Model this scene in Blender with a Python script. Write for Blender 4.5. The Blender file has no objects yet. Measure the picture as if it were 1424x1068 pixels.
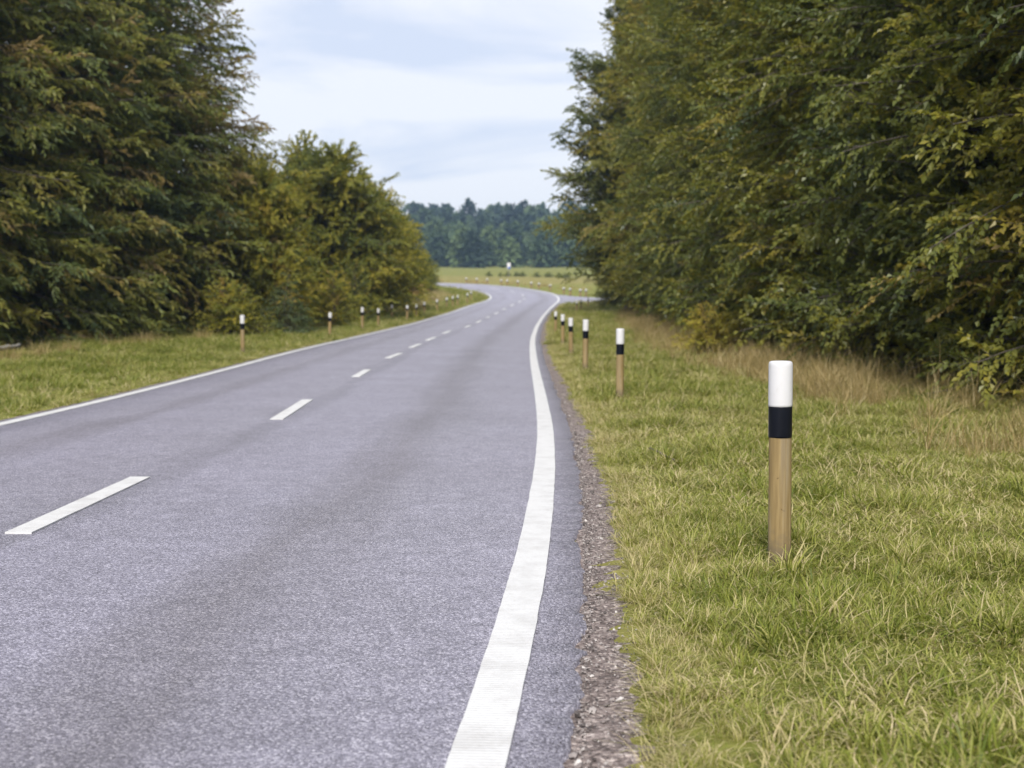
import bpy, math, random
import numpy as np
from mathutils import Vector, Matrix, Euler

S = bpy.context.scene
COL = S.collection

# ------------------------------------------------------------------ camera, sky, sun, exposure
PW, PH, FPX = 1424.0, 1068.0, 1900.0          # photograph size and focal length in its pixels
CAM = Vector((0.0, 0.0, 1.26))
PITCH = math.atan((534.0 - 429.0) / FPX)      # camera tips down a little

cam_d = bpy.data.cameras.new('camera')
cam = bpy.data.objects.new('camera', cam_d)
COL.objects.link(cam)
cam.location = CAM
cam.rotation_euler = (math.pi / 2 - PITCH, 0, 0)
cam_d.sensor_fit = 'HORIZONTAL'
cam_d.sensor_width = 36.0
cam_d.lens = 36.0 * FPX / PW
cam_d.clip_start = 0.05
cam_d.clip_end = 8000
cam_d.dof.use_dof = True
cam_d.dof.focus_distance = 6.6
cam_d.dof.aperture_fstop = 3.2
S.camera = cam

SUN_EL, SUN_AZ = math.radians(40), math.radians(188)     # azimuth clockwise from +Y (the road's direction)
world = bpy.data.worlds.new('World')
S.world = world
world.use_nodes = True
wn, wl = world.node_tree.nodes, world.node_tree.links
wn.clear()
w_out = wn.new('ShaderNodeOutputWorld')
w_bg = wn.new('ShaderNodeBackground')
w_bg.inputs['Strength'].default_value = 0.1
w_sky = wn.new('ShaderNodeTexSky')
w_sky.sky_type = 'NISHITA'
w_sky.sun_disc = False
w_sky.sun_elevation = SUN_EL
w_sky.sun_rotation = SUN_AZ
w_sky.air_density = 1.0
w_sky.dust_density = 1.5
w_tc = wn.new('ShaderNodeTexCoord')
w_sep = wn.new('ShaderNodeSeparateXYZ')
wl.new(w_tc.outputs['Generated'], w_sep.inputs[0])
# clouds lie on a high flat layer: the direction is divided by its height
w_z = wn.new('ShaderNodeMath'); w_z.operation = 'MAXIMUM'; w_z.inputs[1].default_value = 0.0
wl.new(w_sep.outputs['Z'], w_z.inputs[0])
w_za = wn.new('ShaderNodeMath'); w_za.operation = 'ADD'; w_za.inputs[1].default_value = 0.14
wl.new(w_z.outputs[0], w_za.inputs[0])
w_dx = wn.new('ShaderNodeMath'); w_dx.operation = 'DIVIDE'
wl.new(w_sep.outputs['X'], w_dx.inputs[0]); wl.new(w_za.outputs[0], w_dx.inputs[1])
w_dy = wn.new('ShaderNodeMath'); w_dy.operation = 'DIVIDE'
wl.new(w_sep.outputs['Y'], w_dy.inputs[0]); wl.new(w_za.outputs[0], w_dy.inputs[1])
w_cmb = wn.new('ShaderNodeCombineXYZ')
wl.new(w_dx.outputs[0], w_cmb.inputs[0]); wl.new(w_dy.outputs[0], w_cmb.inputs[1])
w_map = wn.new('ShaderNodeMapping')
w_map.inputs['Scale'].default_value = (1.1, 1.25, 1.0)
w_map.inputs['Location'].default_value = (3.4, 1.75, 0.0)
wl.new(w_cmb.outputs[0], w_map.inputs['Vector'])
w_n = wn.new('ShaderNodeTexNoise')
w_n.inputs['Scale'].default_value = 1.0
w_n.inputs['Detail'].default_value = 7
w_n.inputs['Roughness'].default_value = 0.52
w_n.inputs['Distortion'].default_value = 0.6
wl.new(w_map.outputs[0], w_n.inputs['Vector'])
w_r = wn.new('ShaderNodeValToRGB')
w_r.color_ramp.elements[0].position = 0.40
w_r.color_ramp.elements[0].color = (4.25, 4.65, 5.6, 1)      # thin grey-blue veil
w_r.color_ramp.elements[1].position = 0.52
w_r.color_ramp.elements[1].color = (5.6, 5.7, 6.1, 1)     # bright cloud
wl.new(w_n.outputs['Fac'], w_r.inputs[0])
w_mix = wn.new('ShaderNodeMixRGB')
w_mix.inputs[0].default_value = 0.9
wl.new(w_sky.outputs[0], w_mix.inputs[1])
wl.new(w_r.outputs[0], w_mix.inputs[2])
wl.new(w_mix.outputs[0], w_bg.inputs['Color'])
wl.new(w_bg.outputs[0], w_out.inputs['Surface'])

sun_d = bpy.data.lights.new('sun', 'SUN')
sun_d.energy = 3.1
sun_d.angle = math.radians(14)
sun_d.color = (1.0, 0.95, 0.87)
sun = bpy.data.objects.new('sun', sun_d)
COL.objects.link(sun)
sd = Vector((math.sin(SUN_AZ) * math.cos(SUN_EL), math.cos(SUN_AZ) * math.cos(SUN_EL), math.sin(SUN_EL)))
sun.rotation_euler = sd.to_track_quat('Z', 'Y').to_euler()
sun.location = sd * 60

S.view_settings.view_transform = 'Standard'
S.view_settings.look = 'None'
S.view_settings.exposure = 0.82
S.view_settings.gamma = 1.0
S.render.engine = 'CYCLES'
S.cycles.max_bounces = 8
S.cycles.diffuse_bounces = 5
S.cycles.glossy_bounces = 2
S.cycles.transmission_bounces = 3
S.cycles.volume_bounces = 0
S.cycles.caustics_reflective = False
S.cycles.caustics_refractive = False

# ------------------------------------------------------------------ helpers
rng = np.random.default_rng(7)

PROF_Y = np.array([-4000, 0, 20, 31.5, 40, 51.5, 66.8, 86, 100, 114.5, 125, 140, 150, 175, 200, 300, 410, 440, 520, 640, 760, 1000, 4000.0])
PROF_Z = np.array([0, 0, 0, .083, .186, .31, .52, .988, 1.52, 2.04, 2.62, 3.47, 3.98, 4.98, 5.9, 9.5, 13.35, 14.6, 20.5, 30, 35, 38, 38.0])
_yy = np.arange(-60, 1000, 0.5)
_zz = np.interp(_yy, PROF_Y, PROF_Z)
_k = np.hanning(23); _k /= _k.sum()
_zz = np.convolve(np.pad(_zz, 11, mode='edge'), _k, mode='valid')

def zg(y):
    return np.interp(y, _yy, _zz)

def ray(px, py):
    x = (px - PW / 2) / FPX
    v = -(py - PH / 2) / FPX
    # camera frame: x right, v up, -z forward ; tipped down by PITCH
    fy = math.cos(PITCH) + v * math.sin(PITCH)
    fz = -math.sin(PITCH) + v * math.cos(PITCH)
    return np.array([x, fy, fz]) / fy          # one metre forward

def ground(px, py, lift=0.0):
    """where the ray through a photograph pixel meets the ground profile raised by lift"""
    r = ray(px, py)
    t = np.concatenate([np.arange(2, 60, .02), np.arange(60, 700, .1)])
    d = CAM.z + r[2] * t - (zg(t) + lift)
    i = np.argmax(d < 0)
    return np.array([r[0] * t[i], t[i]])

def smoothstep(a, b, x):
    t = np.clip((x - a) / (b - a), 0, 1)
    return t * t * (3 - 2 * t)

def vnoise(x, y, seed=0):
    """value noise, one octave, numpy"""
    xi, yi = np.floor(x).astype(np.int64), np.floor(y).astype(np.int64)
    xf, yf = x - xi, y - yi
    def h(a, b):
        n = (a * 374761393 + b * 668265263 + seed * 974711) & 0x7fffffff
        n = ((n ^ (n >> 13)) * 1274126177) & 0x7fffffff
        return ((n ^ (n >> 16)) & 0xffff) / 65535.0
    u, v = xf * xf * (3 - 2 * xf), yf * yf * (3 - 2 * yf)
    return (h(xi, yi) * (1 - u) + h(xi + 1, yi) * u) * (1 - v) + (h(xi, yi + 1) * (1 - u) + h(xi + 1, yi + 1) * u) * v

def fnoise(x, y, seed=0, oct=3):
    s, a, t = 0, 1, 0
    for o in range(oct):
        s = s + a * vnoise(x * 2 ** o, y * 2 ** o, seed + o * 17)
        t += a; a *= .5
    return s / t

def mesh_np(name, V, F, mat=None, attrs=None, smooth=False):
    """mesh from numpy arrays; F is a list of (n,k) index arrays"""
    me = bpy.data.meshes.new(name)
    if not isinstance(F, list):
        F = [F]
    F = [np.asarray(f, dtype=np.int32) for f in F if len(f)]
    V = np.asarray(V, dtype=np.float32)
    me.vertices.add(len(V))
    me.vertices.foreach_set('co', V.ravel())
    if F:
        nl = sum(f.size for f in F); nf = sum(len(f) for f in F)
        me.loops.add(nl); me.polygons.add(nf)
        me.loops.foreach_set('vertex_index', np.concatenate([f.ravel() for f in F]))
        tot = np.concatenate([np.full(len(f), f.shape[1], dtype=np.int32) for f in F])
        st = np.concatenate([[0], np.cumsum(tot)[:-1]]).astype(np.int32)
        me.polygons.foreach_set('loop_start', st)
        me.polygons.foreach_set('use_smooth', np.full(nf, smooth, dtype=bool))
    for k, a in (attrs or {}).items():
        a = np.asarray(a)
        if a.ndim == 2:
            at = me.attributes.new(k, 'FLOAT_VECTOR', 'POINT'); at.data.foreach_set('vector', a.astype(np.float32).ravel())
        elif a.dtype.kind in 'iu':
            at = me.attributes.new(k, 'INT', 'POINT'); at.data.foreach_set('value', a.astype(np.int32))
        else:
            at = me.attributes.new(k, 'FLOAT', 'POINT'); at.data.foreach_set('value', a.astype(np.float32))
    me.update(calc_edges=True)
    me.validate()
    if mat:
        me.materials.append(mat)
    return me

def obj(name, me, parent=None, loc=(0, 0, 0), rot=(0, 0, 0), scale=(1, 1, 1)):
    o = bpy.data.objects.new(name, me)
    COL.objects.link(o)
    o.parent = parent
    o.location, o.rotation_euler, o.scale = loc, rot, scale
    return o

def tag(o, label=None, cat=None, group=None, kind=None):
    for k, v in (('label', label), ('category', cat), ('group', group), ('kind', kind)):
        if v:
            o[k] = v
    return o

class MB:
    """collects tubes and boxes into one mesh"""
    def __init__(s):
        s.V, s.F4, s.F3, s.n = [], [], [], 0
    def tube(s, P, R, k=5, cap=True):
        P = np.asarray(P, float); R = np.broadcast_to(np.asarray(R, float), (len(P),))
        T = np.gradient(P, axis=0); T /= np.linalg.norm(T, axis=1)[:, None] + 1e-9
        up = np.where(np.abs(T[:, 2:3]) > .9, np.array([[1., 0, 0]]), np.array([[0, 0, 1.]]))
        A = np.cross(T, up); A /= np.linalg.norm(A, axis=1)[:, None] + 1e-9
        B = np.cross(T, A)
        a = np.arange(k) * 2 * np.pi / k
        ring = P[:, None, :] + R[:, None, None] * (np.cos(a)[None, :, None] * A[:, None, :] + np.sin(a)[None, :, None] * B[:, None, :])
        base = s.n
        s.V.append(ring.reshape(-1, 3)); s.n += len(P) * k
        i = np.arange(len(P) - 1)[:, None] * k + np.arange(k)[None, :]
        j = np.arange(len(P) - 1)[:, None] * k + (np.arange(k)[None, :] + 1) % k
        s.F4.append(base + np.stack([i, j, j + k, i + k], -1).reshape(-1, 4))
        if cap:
            for e in (0, len(P) - 1):
                c = np.array([P[e]]); s.V.append(c); ci = s.n; s.n += 1
                ii = base + e * k + np.arange(k); jj = base + e * k + (np.arange(k) + 1) % k
                s.F3.append(np.stack([ii, jj, np.full(k, ci)], -1) if e else np.stack([jj, ii, np.full(k, ci)], -1))
    def box(s, c, h, rz=0):
        c = np.array(c, float); h = np.array(h, float)
        q = np.array([[x, y, z] for x in (-1, 1) for y in (-1, 1) for z in (-1, 1)], float) * h
        cs, sn = math.cos(rz), math.sin(rz)
        q = np.stack([q[:, 0] * cs - q[:, 1] * sn, q[:, 0] * sn + q[:, 1] * cs, q[:, 2]], -1) + c
        s.F4.append(s.n + np.array([[0, 1, 3, 2], [4, 6, 7, 5], [0, 4, 5, 1], [2, 3, 7, 6], [0, 2, 6, 4], [1, 5, 7, 3]]))
        s.V.append(q); s.n += 8
    def mesh(s, name, mat, smooth=False):
        F = []
        if s.F4: F.append(np.concatenate(s.F4))
        if s.F3: F.append(np.concatenate(s.F3))
        return mesh_np(name, np.concatenate(s.V), F, mat, smooth=smooth)

# ------------------------------------------------------------------ materials
def new_mat(name):
    m = bpy.data.materials.new(name); m.use_nodes = True
    n, l = m.node_tree.nodes, m.node_tree.links
    return m, n, l, n['Principled BSDF'], n['Material Output']

def ramp(n, stops, interp='LINEAR'):
    r = n.new('ShaderNodeValToRGB'); r.color_ramp.interpolation = interp
    e = r.color_ramp.elements
    while len(e) < len(stops): e.new(0.5)
    for k, (p, c) in enumerate(stops):
        e[k].position = p; e[k].color = (*c, 1)
    return r

def math_n(n, l, op, a, b, clamp=False):
    m = n.new('ShaderNodeMath'); m.operation = op; m.use_clamp = clamp
    for i, v in enumerate((a, b)):
        if isinstance(v, (int, float)): m.inputs[i].default_value = v
        else: l.new(v, m.inputs[i])
    return m.outputs[0]

def noise_n(n, l, vec, scale, detail=4, rough=.55):
    t = n.new('ShaderNodeTexNoise')
    t.inputs['Scale'].default_value = scale; t.inputs['Detail'].default_value = detail; t.inputs['Roughness'].default_value = rough
    l.new(vec, t.inputs['Vector'])
    return t.outputs['Fac']

def mixc(n, l, fac, a, b, mode='MIX'):
    m = n.new('ShaderNodeMixRGB'); m.blend_type = mode
    for i, v in enumerate((fac, a, b)):
        if isinstance(v, (int, float)): m.inputs[i].default_value = v
        elif isinstance(v, tuple): m.inputs[i].default_value = (*v, 1)
        else: l.new(v, m.inputs[i])
    return m.outputs[0]

def leaf_mat(name, stops, rough=.5, trans=.3, obj_rand=.25, instancer=False, spec=.35):
    """leaf colour from a per-leaf tint; part of the light passes through the leaf"""
    m, n, l, b, out = new_mat(name)
    a = n.new('ShaderNodeAttribute'); a.attribute_name = 'tint'
    t = a.outputs['Fac']
    if instancer:
        a2 = n.new('ShaderNodeAttribute'); a2.attribute_name = 'shift'; a2.attribute_type = 'INSTANCER'
        t = math_n(n, l, 'ADD', t, a2.outputs['Fac'])
    if obj_rand:
        oi = n.new('ShaderNodeObjectInfo')
        t = math_n(n, l, 'ADD', t, math_n(n, l, 'MULTIPLY', math_n(n, l, 'SUBTRACT', oi.outputs['Random'], .5), obj_rand))
    r = ramp(n, stops); l.new(t, r.inputs[0])
    l.new(r.outputs[0], b.inputs['Base Color'])
    b.inputs['Roughness'].default_value = rough
    b.inputs['Specular IOR Level'].default_value = spec
    tr = n.new('ShaderNodeBsdfTranslucent')
    l.new(mixc(n, l, 1.0, r.outputs[0], (1.0, 1.0, .55), 'MULTIPLY'), tr.inputs['Color'])
    mx = n.new('ShaderNodeMixShader'); mx.inputs[0].default_value = trans
    l.new(b.outputs[0], mx.inputs[1]); l.new(tr.outputs[0], mx.inputs[2])
    l.new(mx.outputs[0], out.inputs['Surface'])
    return m

def asphalt_mat():
    m, n, l, b, out = new_mat('worn asphalt')
    tc = n.new('ShaderNodeTexCoord'); P = tc.outputs['Object']
    lat = n.new('ShaderNodeAttribute'); lat.attribute_name = 'lat'      # metres to the right of the centre line
    vo = n.new('ShaderNodeTexVoronoi'); vo.inputs['Scale'].default_value = 130; l.new(P, vo.inputs['Vector'])
    vo.inputs['Randomness'].default_value = 1
    sepc = n.new('ShaderNodeSeparateColor'); l.new(vo.outputs['Color'], sepc.inputs[0])
    chip = ramp(n, [(0, (.135, .129, .156)), (.35, (.228, .218, .266)), (.72, (.325, .313, .376)), (1, (.55, .536, .60))])
    l.new(sepc.outputs[0], chip.inputs[0])
    gap = ramp(n, [(.2, (1, 1, 1)), (.75, (.5, .49, .52))]); l.new(vo.outputs['Distance'], gap.inputs[0])
    c = mixc(n, l, .75, chip.outputs[0], gap.outputs[0], 'MULTIPLY')
    # broad wear: patches, the darker oil band between the wheel tracks, paler tracks
    big = noise_n(n, l, P, .55, 5, .6)
    pr = ramp(n, [(.3, (.90, .895, .90)), (.7, (1.08, 1.08, 1.10))]); l.new(big, pr.inputs[0])
    c = mixc(n, l, 1, c, pr.outputs[0], 'MULTIPLY')
    mid = noise_n(n, l, P, 6, 4, .6)
    mr = ramp(n, [(.3, (.86, .86, .86)), (.7, (1.12, 1.12, 1.12))]); l.new(mid, mr.inputs[0])
    c = mixc(n, l, 1, c, mr.outputs[0], 'MULTIPLY')
    st = n.new('ShaderNodeMapping'); st.inputs['Scale'].default_value = (1.0, .12, 1.0); l.new(P, st.inputs['Vector'])
    wob = math_n(n, l, 'MULTIPLY', math_n(n, l, 'SUBTRACT', noise_n(n, l, st.outputs[0], 2.2, 3), .5), .9)
    latw = math_n(n, l, 'ADD', lat.outputs['Fac'], wob)
    band = ramp(n, [(0, (.5, .5, .5)), (.135, (.9, .9, .92)), (.2, (1, 1, 1)), (.245, (.82, .81, .80)), (.31, (1.04, 1.04, 1.06)),
                    (.47, (1, 1, 1)), (.505, (.82, .82, .82)), (.54, (1.03, 1.03, 1.05)), (.66, (1.03, 1.03, 1.05)),
                    (.735, (.76, .745, .72)), (.81, (1, 1, 1)), (.90, (1.05, 1.05, 1.06)), (1, (.9, .9, .9))])
    l.new(math_n(n, l, 'DIVIDE', math_n(n, l, 'ADD', latw, 3.5), 7.0, True), band.inputs[0])
    c = mixc(n, l, 1, c, band.outputs[0], 'MULTIPLY')
    l.new(c, b.inputs['Base Color'])
    b.inputs['Roughness'].default_value = .52
    b.inputs['Specular IOR Level'].default_value = .7
    bp = n.new('ShaderNodeBump'); bp.inputs['Strength'].default_value = .55; bp.inputs['Distance'].default_value = .006
    h = math_n(n, l, 'ADD', math_n(n, l, 'MULTIPLY', vo.outputs['Distance'], -1.0), math_n(n, l, 'MULTIPLY', sepc.outputs[1], .5))
    l.new(h, bp.inputs['Height']); l.new(bp.outputs[0], b.inputs['Normal'])
    return m

def paint_mat():
    m, n, l, b, out = new_mat('white road paint')
    tc = n.new('ShaderNodeTexCoord'); P = tc.outputs['Object']
    run = n.new('ShaderNodeAttribute'); run.attribute_name = 'run'
    n1 = noise_n(n, l, P, 60, 5, .7)
    n2 = noise_n(n, l, P, 5, 4, .6)
    c1 = ramp(n, [(.22, (.36, .355, .36)), (.34, (.53, .525, .52)), (.5, (.585, .585, .59))]); l.new(n1, c1.inputs[0])
    c2 = ramp(n, [(.25, (.80, .79, .78)), (.55, (1, 1, 1))]); l.new(n2, c2.inputs[0])
    l.new(mixc(n, l, 1, c1.outputs[0], c2.outputs[0], 'MULTIPLY'), b.inputs['Base Color'])
    b.inputs['Roughness'].default_value = .55
    s = math_n(n, l, 'SINE', math_n(n, l, 'MULTIPLY', run.outputs['Fac'], 2 * math.pi / .024), 0)
    h = math_n(n, l, 'ADD', math_n(n, l, 'MULTIPLY', s, .45), n1)
    bp = n.new('ShaderNodeBump'); bp.inputs['Strength'].default_value = .35; bp.inputs['Distance'].default_value = .004
    l.new(h, bp.inputs['Height']); l.new(bp.outputs[0], b.inputs['Normal'])
    return m

def shoulder_mat():
    m, n, l, b, out = new_mat('gritty soil')
    tc = n.new('ShaderNodeTexCoord'); P = tc.outputs['Object']
    v = n.new('ShaderNodeTexVoronoi'); v.inputs['Scale'].default_value = 70; l.new(P, v.inputs['Vector'])
    sc = n.new('ShaderNodeSeparateColor'); l.new(v.outputs['Color'], sc.inputs[0])
    c = ramp(n, [(0, (.075, .058, .055)), (.45, (.165, .135, .13)), (.8, (.26, .22, .21)), (1, (.46, .41, .39))]); l.new(sc.outputs[0], c.inputs[0])
    big = noise_n(n, l, P, 7, 6, .65)
    c2 = ramp(n, [(.3, (.62, .58, .55)), (.65, (1.15, 1.12, 1.1))]); l.new(big, c2.inputs[0])
    l.new(mixc(n, l, 1, c.outputs[0], c2.outputs[0], 'MULTIPLY'), b.inputs['Base Color'])
    b.inputs['Roughness'].default_value = .9
    bp = n.new('ShaderNodeBump'); bp.inputs['Strength'].default_value = .8; bp.inputs['Distance'].default_value = .01
    l.new(math_n(n, l, 'ADD', math_n(n, l, 'MULTIPLY', v.outputs['Distance'], -1), math_n(n, l, 'MULTIPLY', big, 2)), bp.inputs['Height'])
    l.new(bp.outputs[0], b.inputs['Normal'])
    return m

def ground_mat():
    m, n, l, b, out = new_mat('grassy ground')
    tc = n.new('ShaderNodeTexCoord'); P = tc.outputs['Object']
    dry = n.new('ShaderNodeAttribute'); dry.attribute_name = 'dry'
    n1 = noise_n(n, l, P, .9, 6, .65)
    n2 = noise_n(n, l, P, 14, 5, .7)
    t = math_n(n, l, 'ADD', math_n(n, l, 'MULTIPLY', n1, .55), math_n(n, l, 'MULTIPLY', n2, .45))
    g = ramp(n, [(.3, (.085, .095, .018)), (.5, (.16, .17, .036)), (.68, (.25, .235, .07))]); l.new(t, g.inputs[0])
    d = ramp(n, [(.3, (.13, .095, .035)), (.5, (.24, .19, .075)), (.68, (.33, .28, .12))]); l.new(t, d.inputs[0])
    c = mixc(n, l, dry.outputs['Fac'], g.outputs[0], d.outputs[0])
    l.new(c, b.inputs['Base Color'])
    b.inputs['Roughness'].default_value = .9
    b.inputs['Specular IOR Level'].default_value = .15
    bp = n.new('ShaderNodeBump'); bp.inputs['Strength'].default_value = .6; bp.inputs['Distance'].default_value = .04
    l.new(n2, bp.inputs['Height']); l.new(bp.outputs[0], b.inputs['Normal'])
    return m

def bark_mat():
    m, n, l, b, out = new_mat('bark')
    tc = n.new('ShaderNodeTexCoord')
    mp = n.new('ShaderNodeMapping'); mp.inputs['Scale'].default_value = (9, 9, 1.6); l.new(tc.outputs['Object'], mp.inputs['Vector'])
    f = noise_n(n, l, mp.outputs[0], 2.2, 6, .65)
    r = ramp(n, [(.3, (.045, .036, .028)), (.7, (.14, .12, .10))]); l.new(f, r.inputs[0])
    l.new(r.outputs[0], b.inputs['Base Color']); b.inputs['Roughness'].default_value = .9
    bp = n.new('ShaderNodeBump'); bp.inputs['Strength'].default_value = .7; bp.inputs['Distance'].default_value = .02
    l.new(f, bp.inputs['Height']); l.new(bp.outputs[0], b.inputs['Normal'])
    return m

def wood_mat():
    m, n, l, b, out = new_mat('bare post wood')
    tc = n.new('ShaderNodeTexCoord')
    mp = n.new('ShaderNodeMapping'); mp.inputs['Scale'].default_value = (26, 26, 1.3); l.new(tc.outputs['Object'], mp.inputs['Vector'])
    f = noise_n(n, l, mp.outputs[0], 2.0, 7, .6)
    r = ramp(n, [(.28, (.140, .092, .034)), (.5, (.215, .150, .060)), (.72, (.30, .22, .10))]); l.new(f, r.inputs[0])
    k = noise_n(n, l, tc.outputs['Object'], 22, 2, .5)
    kr = ramp(n, [(.29, (.35, .28, .22)), (.34, (1, 1, 1))]); l.new(k, kr.inputs[0])
    c = mixc(n, l, 1, r.outputs[0], kr.outputs[0], 'MULTIPLY')
    # soil splashed up from the verge, and a grey weathered streak
    sz = n.new('ShaderNodeSeparateXYZ'); l.new(tc.outputs['Object'], sz.inputs[0])
    sp = math_n(n, l, 'ADD', sz.outputs['Z'], math_n(n, l, 'MULTIPLY', noise_n(n, l, tc.outputs['Object'], 17, 6, .7), .34))
    sr = ramp(n, [(.20, (.8, .8, .8)), (.36, (0, 0, 0))]); l.new(sp, sr.inputs[0])
    c = mixc(n, l, sr.outputs[0], c, (.105, .085, .055))
    wr = ramp(n, [(.55, (0, 0, 0)), (.72, (.55, .55, .55))]); l.new(noise_n(n, l, mp.outputs[0], .55, 5, .6), wr.inputs[0])
    c = mixc(n, l, wr.outputs[0], c, (.23, .20, .15))
    l.new(c, b.inputs['Base Color'])
    b.inputs['Roughness'].default_value = .75
    bp = n.new('ShaderNodeBump'); bp.inputs['Strength'].default_value = .35; bp.inputs['Distance'].default_value = .004
    l.new(f, bp.inputs['Height']); l.new(bp.outputs[0], b.inputs['Normal'])
    return m

def gloss_mat(name, col, rough, dirt):
    m, n, l, b, out = new_mat(name)
    tc = n.new('ShaderNodeTexCoord')
    f = noise_n(n, l, tc.outputs['Object'], 30, 6, .65)
    r = ramp(n, [(.25, dirt), (.42, col)]); l.new(f, r.inputs[0])
    l.new(r.outputs[0], b.inputs['Base Color']); b.inputs['Roughness'].default_value = rough
    bp = n.new('ShaderNodeBump'); bp.inputs['Strength'].default_value = .12; bp.inputs['Distance'].default_value = .003
    l.new(f, bp.inputs['Height']); l.new(bp.outputs[0], b.inputs['Normal'])
    return m

M_ASPHALT, M_PAINT, M_SOIL, M_GROUND, M_BARK, M_WOOD = asphalt_mat(), paint_mat(), shoulder_mat(), ground_mat(), bark_mat(), wood_mat()
M_WHITE = gloss_mat('white post sleeve', (.53, .53, .55), .4, (.46, .455, .45))
M_BLACK = gloss_mat('black band', (.004, .005, .009), .3, (.009, .009, .012))
M_BLACK.node_tree.nodes['Principled BSDF'].inputs['Specular IOR Level'].default_value = .18
M_BLUE = gloss_mat('blue sign face', (.03, .09, .35), .4, (.04, .1, .33))
M_GREYWOOD = gloss_mat('weathered grey wood', (.20, .19, .17), .85, (.10, .095, .09))
M_BEECH = leaf_mat('beech leaves', [(0, (.070, .098, .040)), (.3, (.142, .166, .042)), (.6, (.250, .242, .042)), (.82, (.34, .285, .05)), (1, (.28, .205, .085))], rough=.38, trans=.5, spec=.4)
M_SPRUCE = leaf_mat('spruce needles', [(0, (.092, .130, .060)), (.35, (.178, .205, .050)), (.65, (.280, .255, .060)), (.85, (.29, .215, .08)), (1, (.30, .22, .11))], rough=.45, trans=.5, spec=.3)
M_YOUNG = leaf_mat('light green leaves', [(0, (.065, .092, .030)), (.35, (.170, .190, .036)), (.65, (.33, .305, .045)), (.85, (.43, .35, .052)), (1, (.36, .25, .09))], rough=.48, trans=.48, spec=.25)
M_FAR = leaf_mat('far woodland leaves', [(0, (.016, .036, .024)), (.5, (.050, .088, .036)), (1, (.12, .17, .06))], rough=.6, trans=.15, obj_rand=.8)
M_GRASS = leaf_mat('grass blades', [(0, (.085, .118, .014)), (.33, (.185, .218, .030)), (.6, (.305, .312, .072)), (.82, (.43, .385, .17)), (1, (.56, .47, .28))], rough=.5, trans=.35, obj_rand=.2, instancer=True, spec=.3)
M_DRY = leaf_mat('dry grass stems', [(0, (.16, .14, .045)), (.4, (.30, .225, .095)), (.75, (.42, .32, .155)), (1, (.52, .43, .25))], rough=.65, trans=.3, obj_rand=.3, instancer=True, spec=.2)

# ------------------------------------------------------------------ the road: line pixels -> ground
R_PX = [(663.5, 1068), (692.7, 968), (721.5, 868), (742, 768), (753, 700), (758.5, 640), (759, 600), (751.5, 550), (742, 500), (740.6, 475), (743, 464), (749, 450), (759.7, 435)]
L_PX = [(0, 591), (90, 570.5), (180, 548), (300, 518), (384, 495), (468.6, 474.8), (540, 458.4), (581, 448.4), (603.6, 441.7), (640, 430), (671.6, 419.8)]
Rp = [ground(*p) for p in R_PX]
Lp = [ground(*p) for p in L_PX]
R_CTRL = [(-16, -70), (-6.5, -40), (-2.6, -20), (-.95, -7), (-.38, 0)] + [tuple(p) for p in Rp] + \
         [(3.0, 99), (3.75, 110), (3.95, 118), (3.6, 125), (2.5, 131), (.6, 138), (-2.2, 145), (-5.5, 150.5), (-11, 156), (-20, 161), (-40, 166), (-80, 170)]
L_CTRL = [(-22, -67), (-12.3, -38), (-8.4, -19), (-6.55, -7), (-5.95, 0), (-5.62, 7)] + [tuple(p) for p in Lp] + \
         [(-1.75, 113), (-1.5, 118), (-1.95, 123.5), (-3.3, 131), (-5.7, 138.5), (-9.5, 145.5), (-15, 150.5), (-23, 154.6), (-41, 159.3), (-80.5, 163.5)]

def smooth_path(P, n=1600, w=41):
    P = np.array(P, float)
    s = np.concatenate([[0], np.cumsum(np.linalg.norm(np.diff(P, axis=0), axis=1))])
    # Catmull-Rom on chord length
    T = np.zeros_like(P); T[1:-1] = (P[2:] - P[:-2]) / (s[2:] - s[:-2])[:, None]; T[0] = (P[1] - P[0]) / (s[1] - s[0]); T[-1] = (P[-1] - P[-2]) / (s[-1] - s[-2])
    q = np.linspace(0, s[-1], n); i = np.clip(np.searchsorted(s, q) - 1, 0, len(s) - 2)
    h = (s[i + 1] - s[i])[:, None]; t = ((q - s[i])[:, None]) / h
    C = (2 * t**3 - 3 * t**2 + 1) * P[i] + (t**3 - 2 * t**2 + t) * h * T[i] + (-2 * t**3 + 3 * t**2) * P[i + 1] + (t**3 - t**2) * h * T[i + 1]
    k = np.hanning(w); k /= k.sum(); e = w // 2
    C = np.stack([np.convolve(np.pad(C[:, d], e, mode='reflect', reflect_type='odd'), k, mode='valid') for d in (0, 1)], -1)
    return C

RC, LC = smooth_path(R_CTRL), smooth_path(L_CTRL, w=61)

def resample(C, step_fn):
    s = np.concatenate([[0], np.cumsum(np.linalg.norm(np.diff(C, axis=0), axis=1))])
    q = [0.0]
    while q[-1] < s[-1]:
        y = np.interp(q[-1], s, C[:, 1])
        q.append(q[-1] + step_fn(y))
    q = np.array(q[:-1])
    return np.stack([np.interp(q, s, C[:, 0]), np.interp(q, s, C[:, 1])], -1), q

def normals2(C):
    t = np.gradient(C, axis=0); t /= np.linalg.norm(t, axis=1)[:, None]
    return np.stack([t[:, 1], -t[:, 0]], -1), t              # to the right of travel, tangent

step = lambda y: .06 if 2 < y < 14 else (.25 if -5 < y < 40 else 1.0)
RR, Rs = resample(RC, step)
RN, RT = normals2(RR)
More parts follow.
